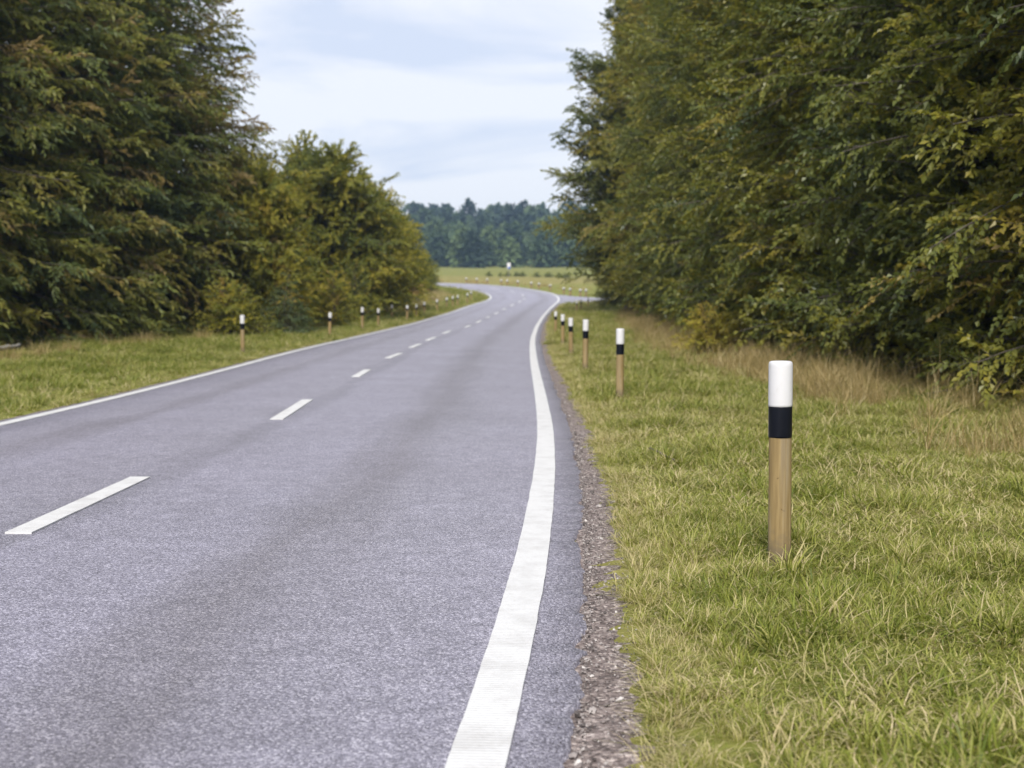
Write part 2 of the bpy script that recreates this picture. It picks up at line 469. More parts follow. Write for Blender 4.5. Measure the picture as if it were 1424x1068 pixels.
# matching point on the left line: where the right line's normal crosses it
def match_left(P, N):
    out = np.empty_like(P)
    for i in range(len(P)):
        d = LC - P[i]
        along = np.abs(d[:, 0] * -N[i, 1] + d[:, 1] * N[i, 0]); perp = -(d @ N[i])
        along = np.where((perp > 3) & (perp < 10), along, 1e9)
        out[i] = LC[np.argmin(along)]
    k = np.hanning(31); k /= k.sum()
    return np.stack([np.convolve(np.pad(out[:, d], 15, mode='reflect', reflect_type='odd'), k, mode='valid') for d in (0, 1)], -1)
LL = match_left(RR, RN)
LNv = (RR - LL) / np.linalg.norm(RR - LL, axis=1)[:, None]   # unit vector left -> right

def crown(u):      # cross fall of the carriageway, u from 0 (left line) to 1
    return .035 * (1 - (2 * u - 1) ** 2)

def road_mesh():
    us = np.array([0, .02, .12, .25, .38, .5, .62, .75, .88, .98, 1.0])
    n = len(RR); W = np.linalg.norm(RR - LL, axis=1)
    jr = .016 * (rng.random(n) - .5) * 2 + .05 * (fnoise(Rs * 9, Rs * 0, 8) - .5) + .03 * (fnoise(Rs * 2.3, Rs * 0, 3) - .5) * 2
    jl = .012 * (rng.random(n) - .5) * 2 + .03 * (fnoise(Rs * 1.7, Rs * 0, 5) - .5) * 2
    cols, lat, zs = [], [], []
    for off, j in ((-.19, jl),):
        p = LL + LNv * (off + j)[:, None] if False else LL + LNv * (off + j[:, None])
        cols += [p - LNv * .012, p]; zs += [np.full(n, -.05), np.full(n, -.004)]; lat += [-W / 2 + off, -W / 2 + off]
    for u in us:
        cols.append(LL + (RR - LL) * u); zs.append(np.full(n, crown(u))); lat.append((u - .5) * W)
    p = RR + LNv * (.25 + jr[:, None])
    cols += [p, p + LNv * .014]; zs += [np.full(n, -.004), np.full(n, -.05)]; lat += [W / 2 + .25] * 2
    K = len(cols)
    C = np.stack(cols, 1); Z = np.stack(zs, 1) + zg(C[..., 1])
    V = np.concatenate([C, Z[..., None]], -1).reshape(-1, 3)
    i = np.arange(n - 1)[:, None] * K + np.arange(K - 1)[None, :]
    F = np.stack([i, i + 1, i + 1 + K, i + K], -1).reshape(-1, 4)
    la = np.stack(lat, 1).reshape(-1)
    return mesh_np('road', V, F, M_ASPHALT, {'lat': la}, smooth=True)
road = tag(obj('road', road_mesh()), 'worn grey asphalt road bending away between trees', kind='structure')

def ribbon(name, P, half, zoff, N, runs, halfend=True):
    """thin slab of paint along P"""
    n = len(P); j = np.stack([.007 * (fnoise(runs * 3.1, runs * 0 + k, 91 + k) - .5) + .003 * (fnoise(runs * 31, runs * 0, 95 + k) - .5) for k in (0, 1)], -1)
    a, b = P - N * (half + j[:, :1]), P + N * (half + j[:, 1:])
    V = []
    for q, z in ((a, -.004), (a, zoff), (b, zoff), (b, -.004)):
        V.append(np.concatenate([q, (zq(q, z))[:, None]], -1))
    V = np.stack(V, 1).reshape(-1, 3)
    i = np.arange(n - 1)[:, None] * 4 + np.arange(3)[None, :]
    F = np.stack([i, i + 1, i + 5, i + 4], -1).reshape(-1, 4)
    ends = np.array([[0, 3, 2, 1], [(n - 1) * 4 + k for k in (0, 1, 2, 3)]])
    return mesh_np(name, V, np.concatenate([F, ends]), M_PAINT, {'run': np.repeat(runs, 4)}, smooth=False)

def zq(q, z):
    return zg(q[:, 1]) + z + .0
W0 = np.linalg.norm(RR - LL, axis=1)
obj('edge_line', ribbon('edge_line', RR, .082, .009, LNv, Rs), road)
obj('edge_line', ribbon('edge_line', LL, .075, .009, LNv, Rs), road)

# the dashes of the centre line: their ends in metres along the view, read from the picture
DASH_PX = [((26, 752), (195, 671.5)), ((385, 588), (432, 557)), ((495, 527), (511, 517)), ((540, 500), (557, 493.5)), ((572, 485), (584, 480.2)), ((594, 475), (605, 470.5)), ((617, 465), (626, 461.6))]
dash_iv = [(ground(*a), ground(*b)) for a, b in DASH_PX]
mid_lat = lambda i: LL[i] + (RR[i] - LL[i]) * .5
def dash_at(A, B, wid=.062):
    L = np.linalg.norm(B - A); t = np.linspace(0, 1, 9)[:, None]
    P = A + (B - A) * t
    d = (B - A) / L; N = np.tile(np.array([d[1], -d[0]]), (len(P), 1))
    me = ribbon('lane_dash', P, wid, .009 + .036, N, t[:, 0] * L)
    obj('lane_dash', me, road)
for A, B in dash_iv:
    if B[1] - A[1] > 3.2: B = A + (B - A) * 3.2 / (B[1] - A[1])
    dash_at(A, B, .072)
last_y = dash_iv[-1][1][1]
arc_i = int(np.argmin(np.abs(RR[:, 1] - (last_y + 5)) + (RR[:, 0] < -1) * 50))
sarc = Rs[arc_i]
while sarc < Rs[-1] - 30:
    i, j = np.searchsorted(Rs, sarc), np.searchsorted(Rs, sarc + 2.6)
    dash_at(mid_lat(i), mid_lat(j), .07)
    sarc += 7.6
sarc = np.interp(0, RR[:, 1], Rs)
while sarc > 12:
    i, j = np.searchsorted(Rs, sarc - 2.6), np.searchsorted(Rs, sarc)
    if RR[j, 1] < 3: dash_at(mid_lat(i), mid_lat(j), .06)
    sarc -= 7.6

# side road leaving on the outside of the far bend
def side_road():
    xs = np.array([3.2, 4.4, 5.5, 7, 9, 12, 20, 40, 80.0])
    y0 = np.array([102.5, 104.0, 107.0, 109.2, 110.4, 111, 111.5, 112, 112])
    y1 = np.array([124.5, 122.8, 120.0, 118.0, 116.8, 116.3, 116.5, 117, 117])
    V, lat = [], []
    for a, b, c in zip(xs, y0, y1):
        for u in np.linspace(0, 1, 9):
            y = b + (c - b) * u
            V.append((a, y, zg(y) + (-.03 if u in (0., 1.) else -.006))); lat.append(.6)
    K = 9
    i = np.arange(len(xs) - 1)[:, None] * K + np.arange(K - 1)[None, :]
    F = np.stack([i, i + K, i + K + 1, i + 1], -1).reshape(-1, 4)
    return mesh_np('side_road', np.array(V), F, M_ASPHALT, {'lat': np.array(lat)}, smooth=True)
tag(obj('side_road', side_road()), 'asphalt side road leaving the outside of the bend', kind='structure')

# distance to the carriageway, signed: <0 inside
_ROADC = (RR + LL) / 2
_ds = np.arange(0, len(RR), 6)
def road_dist(X, Y):
    """(distance from the right asphalt edge, distance from the left asphalt edge), positive outside; by nearest sample"""
    out_r, out_l = np.empty(X.shape), np.empty(X.shape)
    fx, fy = X.ravel(), Y.ravel(); o1, o2 = out_r.ravel(), out_l.ravel()
    PR, PL, NN = RR[_ds], LL[_ds], LNv[_ds]
    for a in range(0, len(fx), 20000):
        b = slice(a, a + 20000)
        d = (fx[b, None] - _ROADC[_ds][None, :, 0]) ** 2 + (fy[b, None] - _ROADC[_ds][None, :, 1]) ** 2
        k = np.argmin(d, 1)
        o1[b] = (fx[b] - PR[k, 0]) * NN[k, 0] + (fy[b] - PR[k, 1]) * NN[k, 1] - .25
        o2[b] = -((fx[b] - PL[k, 0]) * NN[k, 0] + (fy[b] - PL[k, 1]) * NN[k, 1]) - .19
    return out_r, out_l

def on_side_road(X, Y, m=0.0):
    y0 = np.interp(X, [3.2, 4.4, 5.5, 7, 9, 12, 20], [102.5, 104, 107, 109.2, 110.4, 111, 111.5])
    y1 = np.interp(X, [3.2, 4.4, 5.5, 7, 9, 12, 20], [124.5, 122.8, 120, 118, 116.8, 116.3, 116.5])
    return (X > 2.5) & (Y > y0 - m) & (Y < y1 + m)

# ------------------------------------------------------------------ the ground, one sheet to the horizon
def axis(pts):
    out = [pts[0][0]]
    for (a, st), (b, _) in zip(pts[:-1], pts[1:]):
        n = max(1, round((b - a) / st)); out += list(np.linspace(a, b, n + 1)[1:])
    return np.array(out)
def ground_z(X, Y, dr=None, dl=None):
    if dr is None: dr, dl = road_dist(X, Y)
    d = np.maximum(dr, dl)
    out = smoothstep(0.0, 1.6, d)
    z = zg(Y) - .035 + .025 * smoothstep(0, .25, d)
    z = z + out * (.09 * (fnoise(X * .5, Y * .5, 9) - .5) + .05 * (fnoise(X * 2.1, Y * 2.1, 31) - .5))
    z = z + smoothstep(3, 12, d) * .5 * (fnoise(X * .12, Y * .12, 51) - .45)
    side = on_side_road(X, Y, .3)
    return np.where(side, zg(Y) - .05, z)
gx = axis([(-3000, 300), (-600, 60), (-120, 8), (-40, 2), (-16, .5), (-8, .25), (9, .5), (16, 2), (40, 8), (120, 60), (600, 300), (3000, 1)])
gy = axis([(-3000, 300), (-300, 30), (-60, 4), (0, .5), (3, .25), (20, .6), (60, 1.5), (170, 6), (450, 15), (800, 100), (1600, 300), (3400, 1)])
GX, GY = np.meshgrid(gx, gy)
dr, dl = road_dist(GX, GY)
GZ = ground_z(GX, GY, dr, dl)
far_d = np.maximum(dr, dl)
dry = .55 * smoothstep(2.6, 4.6, dr) * smoothstep(130, 90, GY) + .7 * smoothstep(3.0, 5.0, dl) * smoothstep(130, 100, GY)
dry = np.maximum(dry, .45 * smoothstep(.5, .0, np.abs(dr)))
field = smoothstep(140, 156, GY)
dry = dry * (1 - field) + field * (.45 * smoothstep(215, 185, GY) + .06) * (.6 + .8 * fnoise(GX * .06, GY * .03, 77))
n1, n2 = GX.shape
i = np.arange(n1 - 1)[:, None] * n2 + np.arange(n2 - 1)[None, :]
F = np.stack([i, i + 1, i + 1 + n2, i + n2], -1).reshape(-1, 4)
tag(obj('ground', mesh_np('ground', np.stack([GX, GY, GZ], -1).reshape(-1, 3), F, M_GROUND, {'dry': np.clip(dry, 0, 1).ravel()}, smooth=True)),
    'grassy verges and rising field around the road', kind='structure')

# bare gritty strip between asphalt and turf
def shoulder(P, N, s, lo, hi, name, sel):
    P, N, s = P[sel], N[sel], s[sel]
    us = np.linspace(0, 1, 9); n = len(P)
    C = np.stack([P + N * (lo + (hi - lo) * u) for u in us], 1)
    Z = zg(C[..., 1]) - .024 + .03 * us[None, :] * (1 - us[None, :]) + .024 * (fnoise(C[..., 0] * 14, C[..., 1] * 14, 4) - .5) - .012 * (us[None, :] > .8)
    V = np.concatenate([C, Z[..., None]], -1).reshape(-1, 3); K = len(us)
    i = np.arange(n - 1)[:, None] * K + np.arange(K - 1)[None, :]
    return mesh_np(name, V, np.stack([i, i + 1, i + 1 + K, i + K], -1).reshape(-1, 4), M_SOIL, smooth=True)
okR = (RR[:, 1] > -30) & (RR[:, 1] < 101) & (Rs < np.interp(101, RR[:600, 1], Rs[:600]) if False else (RR[:, 1] < 101)) & (RR[:, 0] > -5)
tag(obj('soil_shoulder', shoulder(RR, LNv, Rs, .22, .62, 'soil_shoulder', okR)), 'bare gritty soil strip beside the road', kind='structure')
okL = (RR[:, 1] > -30) & (RR[:, 1] < 101) & (RR[:, 0] > -5)
tag(obj('soil_shoulder', shoulder(LL, -LNv, Rs, .15, .36, 'soil_shoulder', okL)), 'thin soil strip along the far road edge', kind='structure')

# ------------------------------------------------------------------ scattering (stuff only)
def scatter(name, label, P, rot, scl, idx, shift, sources):
    """points that carry rotation, size, variant and colour shift; geometry nodes put a tuft on each"""
    pts = mesh_np(name, P, [], None, {'rot': rot, 'scl': scl, 'idx': np.asarray(idx, np.int32), 'shift': shift})
    o = tag(obj(name, pts), label, kind='stuff')
    src = bpy.data.collections.new(name + ' variants')
    for k, me in enumerate(sources):
        so = bpy.data.objects.new('%s_variant_%02d' % (name, k), me); src.objects.link(so)
    g = bpy.data.node_groups.new(name + ' scatter', 'GeometryNodeTree')
    g.interface.new_socket('Geometry', in_out='INPUT', socket_type='NodeSocketGeometry')
    g.interface.new_socket('Geometry', in_out='OUTPUT', socket_type='NodeSocketGeometry')
    n, l = g.nodes, g.links
    gi, go = n.new('NodeGroupInput'), n.new('NodeGroupOutput')
    m2p = n.new('GeometryNodeMeshToPoints')
    l.new(gi.outputs[0], m2p.inputs['Mesh'])
    iop = n.new('GeometryNodeInstanceOnPoints')
    l.new(m2p.outputs[0], iop.inputs['Points'])
    ci = n.new('GeometryNodeCollectionInfo'); ci.inputs['Collection'].default_value = src
    ci.inputs['Separate Children'].default_value = True; ci.inputs['Reset Children'].default_value = True
    l.new(ci.outputs[0], iop.inputs['Instance'])
    iop.inputs['Pick Instance'].default_value = True
    def att(nm, ty):
        a = n.new('GeometryNodeInputNamedAttribute'); a.data_type = ty; a.inputs['Name'].default_value = nm
        return a.outputs['Attribute']
    l.new(att('idx', 'INT'), iop.inputs['Instance Index'])
    l.new(att('rot', 'FLOAT_VECTOR'), iop.inputs['Rotation'])
    l.new(att('scl', 'FLOAT'), iop.inputs['Scale'])
    l.new(iop.outputs[0], go.inputs[0])
    o.modifiers.new('scatter', 'NODES').node_group = g
    return o

def tuft(seed, nb, rad, length, width, lean, droop, dryness, mat, segs=4, seedhead=False):
    r = np.random.default_rng(seed)
    a = r.random(nb) * 2 * np.pi; rr = rad * np.sqrt(r.random(nb))
    base = np.stack([rr * np.cos(a), rr * np.sin(a), np.full(nb, -.012)], -1)
    az = a + r.normal(0, 1.1, nb)
    L = length * r.uniform(.45, 1.15, nb)
    e = np.clip(lean + r.normal(0, .28, nb), .1, 1.5)          # starting angle from the ground
    w = width * r.uniform(.6, 1.2, nb)
    twist = r.normal(0, .9, nb); dr_ = droop * r.uniform(.4, 1.5, nb)
    tint = np.clip(r.normal(.40, .25, nb) + (r.random(nb) < dryness) * r.uniform(.25, .55, nb), 0, 1)
    V = np.zeros((nb, segs * 2 + 1, 3)); p = base.copy()
    for k in range(segs + 1):
        t = k / segs
        d = np.stack([np.cos(e) * np.cos(az), np.cos(e) * np.sin(az), np.sin(e)], -1)
        sx = np.stack([-np.sin(az + twist * t), np.cos(az + twist * t), 0 * az], -1)
        ww = (w * (1 - t) ** .6 * .5)[:, None]
        if k < segs:
            V[:, 2 * k] = p - sx * ww; V[:, 2 * k + 1] = p + sx * ww
        else:
            V[:, 2 * k] = p
        p = p + d * (L / segs)[:, None]
        e = e - dr_ / segs; az = az + r.normal(0, .22, nb)
    V[..., 2] = np.maximum(V[..., 2], -.012)
    K = segs * 2 + 1
    o = np.arange(nb)[:, None] * K
    Q = np.concatenate([np.stack([o + 2 * k, o + 2 * k + 1, o + 2 * k + 3, o + 2 * k + 2], -1).reshape(-1, 4) for k in range(segs - 1)])
    T = np.stack([o + K - 3, o + K - 2, o + K - 1], -1).reshape(-1, 3)
    return mesh_np('tuft', V.reshape(-1, 3), [Q, T], mat, {'tint': np.repeat(tint, K)})

TURF = [tuft(100 + k, 46, .085, .095 + .018 * (k % 3), .0064, .92 - .12 * (k % 3), 1.9, .12 + .05 * (k % 3), M_GRASS) for k in range(6)]
TURF += [tuft(120 + k, 40, .075, .16, .0044, .55, 1.1, .5, M_GRASS) for k in range(2)]          # flattened straw-mixed
TURF += [tuft(130 + k, 60, .06, .15, .006, 1.2, 1.5, .05, M_GRASS) for k in range(2)]           # lush clump
DRYT = [tuft(150 + k, 42, .13, .62, .006, 1.35, .9 + .25 * k, .3, M_DRY, segs=5) for k in range(4)]

def turf_points(x0, x1, y0, y1, dens, scale, side, seed, dmin=.23, dmax=99):
    r = np.random.default_rng(seed)
    n = int((x1 - x0) * (y1 - y0) * dens)
    X, Y = r.uniform(x0, x1, n), r.uniform(y0, y1, n)
    dr, dl = road_dist(X, Y)
    d = dr if side > 0 else dl
    edge = dmin + .16 * (fnoise(X * 1.3, Y * 1.3, 61) - .5) + .07 * (fnoise(X * 7, Y * 7, 62) - .5)
    ok = (d > edge) & (d < dmax) & ~on_side_road(X, Y, .2)
    X, Y, d, dr, dl = X[ok], Y[ok], d[ok], dr[ok], dl[ok]
    n = len(X)
    Z = ground_z(X, Y, dr, dl)
    pat = fnoise(X * .9, Y * .9, 71); pat2 = fnoise(X * 3.1, Y * 3.1, 72)
    s = scale * r.uniform(.6, 1.4, n) * (.45 + 1.1 * fnoise(X * 2.3, Y * 2.3, 73)) * (.62 + .38 * smoothstep(0, .5, d - dmin))
    idx = r.integers(0, 6, n)
    idx = np.where((pat2 < .42) & (r.random(n) < .5), r.integers(6, 8, n), idx)
    idx = np.where((pat > .56) & (r.random(n) < .35), r.integers(8, 10, n), idx)
    shift = (.05 if side > 0 else -.06) + .62 * (pat2 - .5) + .3 * (.5 - pat) + .22 * smoothstep(.55, .0, d - dmin) + r.normal(0, .05, n)
    rot = np.stack([r.normal(0, .12, n), r.normal(0, .12, n), r.uniform(0, 6.28, n)], -1)
    return np.stack([X, Y, Z], -1), rot, s, idx, shift

def gather(parts):
    return [np.concatenate([p[k] for p in parts]) for k in range(5)]
scatter('verge_grass', 'green and straw-coloured turf on the near verge',
        *gather([turf_points(-1.5, 6, -4, 3, 60, 1.15, 1, 1), turf_points(.3, 5.5, 3, 8.5, 270, 1.0, 1, 2), turf_points(.3, 7, 8.5, 18, 150, 1.15, 1, 3),
                 turf_points(.3, 8.2, 18, 40, 70, 1.45, 1, 4), turf_points(.5, 9.5, 40, 70, 26, 2.0, 1, 5), turf_points(1, 13, 70, 106, 9, 2.8, 1, 6)]), TURF)
scatter('opposite_verge_grass', 'bright green turf on the verge across the road',
        *gather([turf_points(-16, -5, -4, 12, 16, 1.5, -1, 11, .12), turf_points(-15, -5, 12, 34, 42, 1.45, -1, 12, .12), turf_points(-13, -5, 34, 60, 32, 1.7, -1, 13, .12),
                 turf_points(-14, -3, 60, 100, 14, 2.4, -1, 14, .12), turf_points(-16, -1, 100, 145, 6, 3.2, -1, 15, .12, 12)]), TURF)

STRAW = [tuft(140 + k, 16, .06, .20, .0042, .18, .35, .85, M_GRASS) for k in range(3)]
def fringe():
    r = np.random.default_rng(43); n = 620
    sel = np.where((RR[:, 1] > 1) & (RR[:, 1] < 30) & (RR[:, 0] > -1))[0]
    k = r.choice(sel, n, p=(1 / (4 + RR[sel, 1])) / (1 / (4 + RR[sel, 1])).sum())
    off = .25 + .20 + .12 * fnoise(Rs[k] * 1.1, Rs[k] * 0, 63) + np.abs(r.normal(0, .06, n))
    q = RR[k] + LNv[k] * off[:, None]
    d = off - .25
    dr, dl = road_dist(q[:, 0], q[:, 1])
    return (np.concatenate([q, (ground_z(q[:, 0], q[:, 1], dr, dl) + .012)[:, None]], -1), np.stack([r.normal(0, .08, n), r.normal(0, .08, n), r.uniform(0, 6.28, n)], -1),
            r.uniform(.45, .9, n), r.integers(0, 3, n), r.uniform(-.15, .2, n))
scatter('straw_fringe', 'pale dead grass lying over the soil strip', *fringe(), STRAW)

def dry_points(pts, spread, dens, scale, seed, shift0=0):
    """tall dry grass along a poly line"""
    r = np.random.default_rng(seed); out = []
    P = np.array(pts, float)
    for a, b in zip(P[:-1], P[1:]):
        L = np.linalg.norm(b - a); n = int(L * dens * spread * 2)
        t = r.random(n)[:, None]; q = a + (b - a) * t + np.stack([r.normal(0, spread * .55, n), r.normal(0, .3, n)], -1)
        out.append(q)
    q = np.concatenate(out); n = len(q)
    keep = (fnoise(q[:, 0] * .9, q[:, 1] * .45, 81) > .30 + .3 * r.random(n))
    q = q[keep]; n = len(q)
    dr, dl = road_dist(q[:, 0], q[:, 1])
    ok = (np.maximum(dr, dl) > .8) & ~on_side_road(q[:, 0], q[:, 1], .4)
    q, dr, dl = q[ok], dr[ok], dl[ok]; n = len(q)
    Z = ground_z(q[:, 0], q[:, 1], dr, dl)
    return (np.concatenate([q, Z[:, None]], -1), np.stack([r.normal(0, .15, n), r.normal(0, .15, n), r.uniform(0, 6.28, n)], -1),
            scale * r.uniform(.5, 1.25, n), r.integers(0, 4, n), shift0 + .5 * (fnoise(q[:, 0] * .9, q[:, 1] * .9, 82) - .5))
scatter('dry_grass', 'tall straw-brown grass along the foot of the trees',
        *gather([dry_points([(5.3, 6), (5.0, 10), (4.9, 14), (4.8, 20), (4.6, 26), (4.6, 32), (4.8, 40), (5.3, 50), (6.0, 62), (6.9, 75), (8.5, 92)], .85, 19, .95, 21),
                 dry_points([(5.9, 8), (5.6, 20), (5.3, 30), (5.6, 45), (6.9, 70)], .5, 14, 1.15, 22),
                 dry_points([(-12.6, 20), (-12.2, 30), (-11.6, 36), (-10.6, 42), (-9.7, 48), (-9.0, 56), (-8.4, 64)], .5, 7, .85, 23, -.1),
                 dry_points([(-7.4, 78), (-7.0, 92), (-6.4, 106), (-6.4, 118), (-8.5, 130)], 1.3, 7, 1.0, 24, .25),
                 dry_points([(7, 132), (3, 141), (0, 147), (-4, 153), (-10, 160)], 1.5, 4, .9, 25, .1)]), DRYT)

# grit on the shoulder
def pebble(seed):
    r = np.random.default_rng(seed)
    V = np.array([[1, 0, 0], [-1, 0, 0], [0, 1, 0], [0, -1, 0], [0, 0, 1], [0, 0, -1], [.6, .6, .5], [-.6, .6, .5], [-.6, -.6, .5], [.6, -.6, .5]], float)
    V *= r.uniform(.7, 1.2, V.shape) * np.array([1, .8, .55])
    F = np.array([[0, 6, 9], [6, 4, 9], [9, 4, 8], [8, 4, 7], [7, 4, 6], [0, 2, 6], [2, 7, 6], [2, 1, 7], [1, 8, 7], [1, 3, 8], [3, 9, 8], [3, 0, 9], [0, 5, 2], [2, 5, 1], [1, 5, 3], [3, 5, 0]])
    return mesh_np('pebble', V, F, M_PEB)
def peb_mat():
    m, n, l, b, out = new_mat('grit')
    oi = n.new('ShaderNodeObjectInfo')
    r = ramp(n, [(0, (.05, .042, .04)), (.5, (.17, .145, .14)), (.85, (.30, .27, .26)), (1, (.5, .47, .45))]); l.new(oi.outputs['Random'], r.inputs[0])
    l.new(r.outputs[0], b.inputs['Base Color']); b.inputs['Roughness'].default_value = .8
    return m
M_PEB = peb_mat()
def grit():
    r = np.random.default_rng(41); n = 9000
    sel = np.where((RR[:, 1] > 1) & (RR[:, 1] < 24) & (RR[:, 0] > -1))[0]
    k = r.choice(sel, n); off = .262 + np.abs(r.normal(0, .15, n))
    near = r.random(n) < .35; off = np.where(near, .262 + np.abs(r.normal(0, .03, n)), off)
    q = RR[k] + LNv[k] * off[:, None] + RT[k] * r.uniform(-.12, .12, n)[:, None]
    z = zg(q[:, 1]) - .012
    s = .0035 * np.exp(r.normal(0, .5, n)); s = np.where(r.random(n) < .03, s * 2.2, s)
    return np.concatenate([q, z[:, None]], -1), r.uniform(0, 6.28, (n, 3)) * np.array([.1, .1, 1]), s, r.integers(0, 3, n), np.zeros(n)
scatter('roadside_grit', 'loose grit and crumbs along the asphalt edge', *grit(), [pebble(k) for k in range(3)])

# ------------------------------------------------------------------ trees
def rot_about(v, ax, a):
    c, s = np.cos(a)[:, None], np.sin(a)[:, None]
    return v * c + np.cross(ax, v) * s + ax * (np.sum(ax * v, 1)[:, None]) * (1 - c)

def unit(v):
    return v / (np.linalg.norm(v, axis=-1, keepdims=True) + 1e-9)

def make_tree(seed, H, R, prof, nb, mat, style, leaf=(.13, .07), sec_gap=.22, leaf_gap=.05, base_h=.03, trunk_r=None, tint0=.35, tint_v=.16):
    """trunk with limbs, and a crown of single leaves on twigs on boughs. prof(t) gives the crown's half width at height t*H as a share of R"""
    r = np.random.default_rng(seed)
    tr = trunk_r or H * .011
    zt = np.linspace(0, H * .97, 12)
    wob = np.cumsum(r.normal(0, .035, (12, 2)), 0) * (zt / H)[:, None] * 2
    TP = np.concatenate([wob, zt[:, None]], -1); TP[0, 2] = -.15
    mb = MB()
    rad = tr * np.clip(1 - zt / H, .04, 1) ** .8; rad[0] *= 1.5
    mb.tube(TP, rad, 8, cap=False)
    # boughs
    t = np.sort(base_h + (1 - base_h) * (r.random(nb * 3)))
    wgt = np.array([max(prof(x), .05) for x in t]); t = np.sort(r.choice(t, nb, replace=False, p=wgt / wgt.sum()))
    pr = np.array([prof(x) for x in t])
    # lobes make the outline uneven
    az = np.arange(nb) * 2.39996 + r.normal(0, .5, nb)
    lob = .78 + .44 * fnoise(np.cos(az) * 1.3 + 5 + seed, t * H * .33 + np.sin(az) * 1.3, seed + 3, 2)
    L = R * pr * lob * r.uniform(.72, 1.12, nb)
    L = np.maximum(L, .25)
    z0 = t * H
    if style == 'spruce':
        el = np.radians(-8 + 42 * t ** 1.5 + r.normal(0, 6, nb)); sag = .30 + .15 * r.random(nb); lift = .22
    elif style == 'beech':
        el = np.radians(20 + 35 * t + r.normal(0, 16, nb)); sag = .22 + .3 * r.random(nb); lift = 0
        z0 = z0 - L * np.sin(el) * .55
    else:
        el = np.radians(22 + 45 * t + r.normal(0, 14, nb)); sag = .25 + .3 * r.random(nb); lift = 0
        z0 = z0 - L * np.sin(el) * .6
    z0 = np.maximum(z0, .12 + .02 * H * r.random(nb))
    K = 8; s = np.linspace(0, 1, K)
    hx = np.stack([np.cos(az), np.sin(az)], -1)
    base = np.stack([np.interp(z0, zt, TP[:, 0]), np.interp(z0, zt, TP[:, 1]), z0], -1)
    bend = r.normal(0, .25, nb)
    side = np.stack([-hx[:, 1], hx[:, 0]], -1)
    rr_ = (L * np.cos(el))[:, None] * s
    lat = (bend * L)[:, None] * s ** 2 * .5
    zz = (L * np.sin(el))[:, None] * s - (sag * L)[:, None] * s ** 2 * .62 + (lift * L)[:, None] * s ** 4 * .6
    BP = np.stack([base[:, None, 0] + rr_ * hx[:, None, 0] + lat * side[:, None, 0], base[:, None, 1] + rr_ * hx[:, None, 1] + lat * side[:, None, 1], base[:, None, 2] + zz], -1)
    BP[..., 2] = np.maximum(BP[..., 2], .10 + .12 * s[None, :])
    br = np.clip(.0105 * L, .006, .06)
    for k in range(nb):
        mb.tube(BP[k], br[k] * (1 - .85 * s), 4, cap=False)
    # twigs
    n2 = np.maximum(3, (L / sec_gap).astype(int))
    bi = np.repeat(np.arange(nb), n2)
    kk = np.concatenate([np.arange(n) for n in n2])
    u = .16 + .84 * (kk + r.random(len(kk)) * .7) / np.repeat(n2, n2)
    u = np.clip(1 - (1 - np.clip(u, 0, 1)) ** 1.35, 0, 1)
    x = u * (K - 1); i0 = np.clip(x.astype(int), 0, K - 2); f = (x - i0)[:, None]
    P2 = BP[bi, i0] * (1 - f) + BP[bi, i0 + 1] * f
    T2 = unit(BP[bi, i0 + 1] - BP[bi, i0])
    sgn = np.where(kk % 2 == 0, 1, -1)
    up = np.tile(np.array([0, 0, 1.]), (len(bi), 1))
    ang = sgn * np.radians(52 - 22 * u + r.normal(0, 14, len(bi)))
    ang = np.where(u > .97, r.normal(0, .15, len(bi)), ang)
    D2 = rot_about(T2, up, ang)
    D2[:, 2] += r.normal(.04 if style != 'spruce' else -.10, .55 if style != 'spruce' else .30, len(bi))
    D2 = unit(D2)
    L2 = (np.repeat(L, n2) * .36 * (1 - .62 * u) + .16) * r.uniform(.6, 1.25, len(bi))
    L2 = np.minimum(L2, 1.5)
    droop2 = r.uniform(.05, .3, len(bi)) * (1.4 if style == 'spruce' else 1)
    # twig wood
    E2 = P2 + D2 * L2[:, None]; E2[:, 2] -= droop2 * L2
    A = unit(np.cross(D2, up + .01)); B = np.cross(D2, A); w2 = np.clip(.006 * L2 + .002, .002, .009)
    tri = np.stack([P2 + A * w2[:, None], P2 - A * w2[:, None] * .5 + B * w2[:, None] * .8, P2 - A * w2[:, None] * .5 - B * w2[:, None] * .8, E2], 1)
    b0 = mb.n; mb.V.append(tri.reshape(-1, 3)); mb.n += tri.shape[0] * 4
    o4 = b0 + np.arange(len(tri))[:, None] * 4
    mb.F3.append(np.concatenate([o4 + np.array([[0, 1, 3]]), o4 + np.array([[1, 2, 3]]), o4 + np.array([[2, 0, 3]])]))
    # leaves
    n3 = np.maximum(3, (L2 / leaf_gap).astype(int))
    ti = np.repeat(np.arange(len(P2)), n3)
    k3 = np.concatenate([np.arange(n) for n in n3])
    v = (k3 + r.random(len(k3)) * .6 + .2) / np.repeat(n3, n3)
    P3 = P2[ti] + D2[ti] * (L2[ti] * v)[:, None]; P3[:, 2] -= droop2[ti] * L2[ti] * v ** 2
    sg = np.where(k3 % 2 == 0, 1, -1)
    ov = P3 * np.array([1, 1, 0.]); N3 = unit(np.array([0, 0, .8]) + unit(ov) * .75 + r.normal(0, .55, (len(ti), 3)))
    a3 = sg * np.radians((48 if style != 'spruce' else 42) + r.normal(0, 16, len(ti)))
    a3 = np.where(v > .96, 0, a3)
    D3 = rot_about(D2[ti], N3, a3); D3[:, 2] -= .12 + .15 * v + np.abs(r.normal(0, .1, len(ti))); D3 = unit(D3)
    S3 = unit(np.cross(D3, N3))
    ll = leaf[0] * r.uniform(.65, 1.2, len(ti)); ww = leaf[1] * r.uniform(.7, 1.15, len(ti)) * .5
    Nn = np.cross(S3, D3)
    fold = (ww * r.uniform(.1, .5, len(ti)))[:, None]
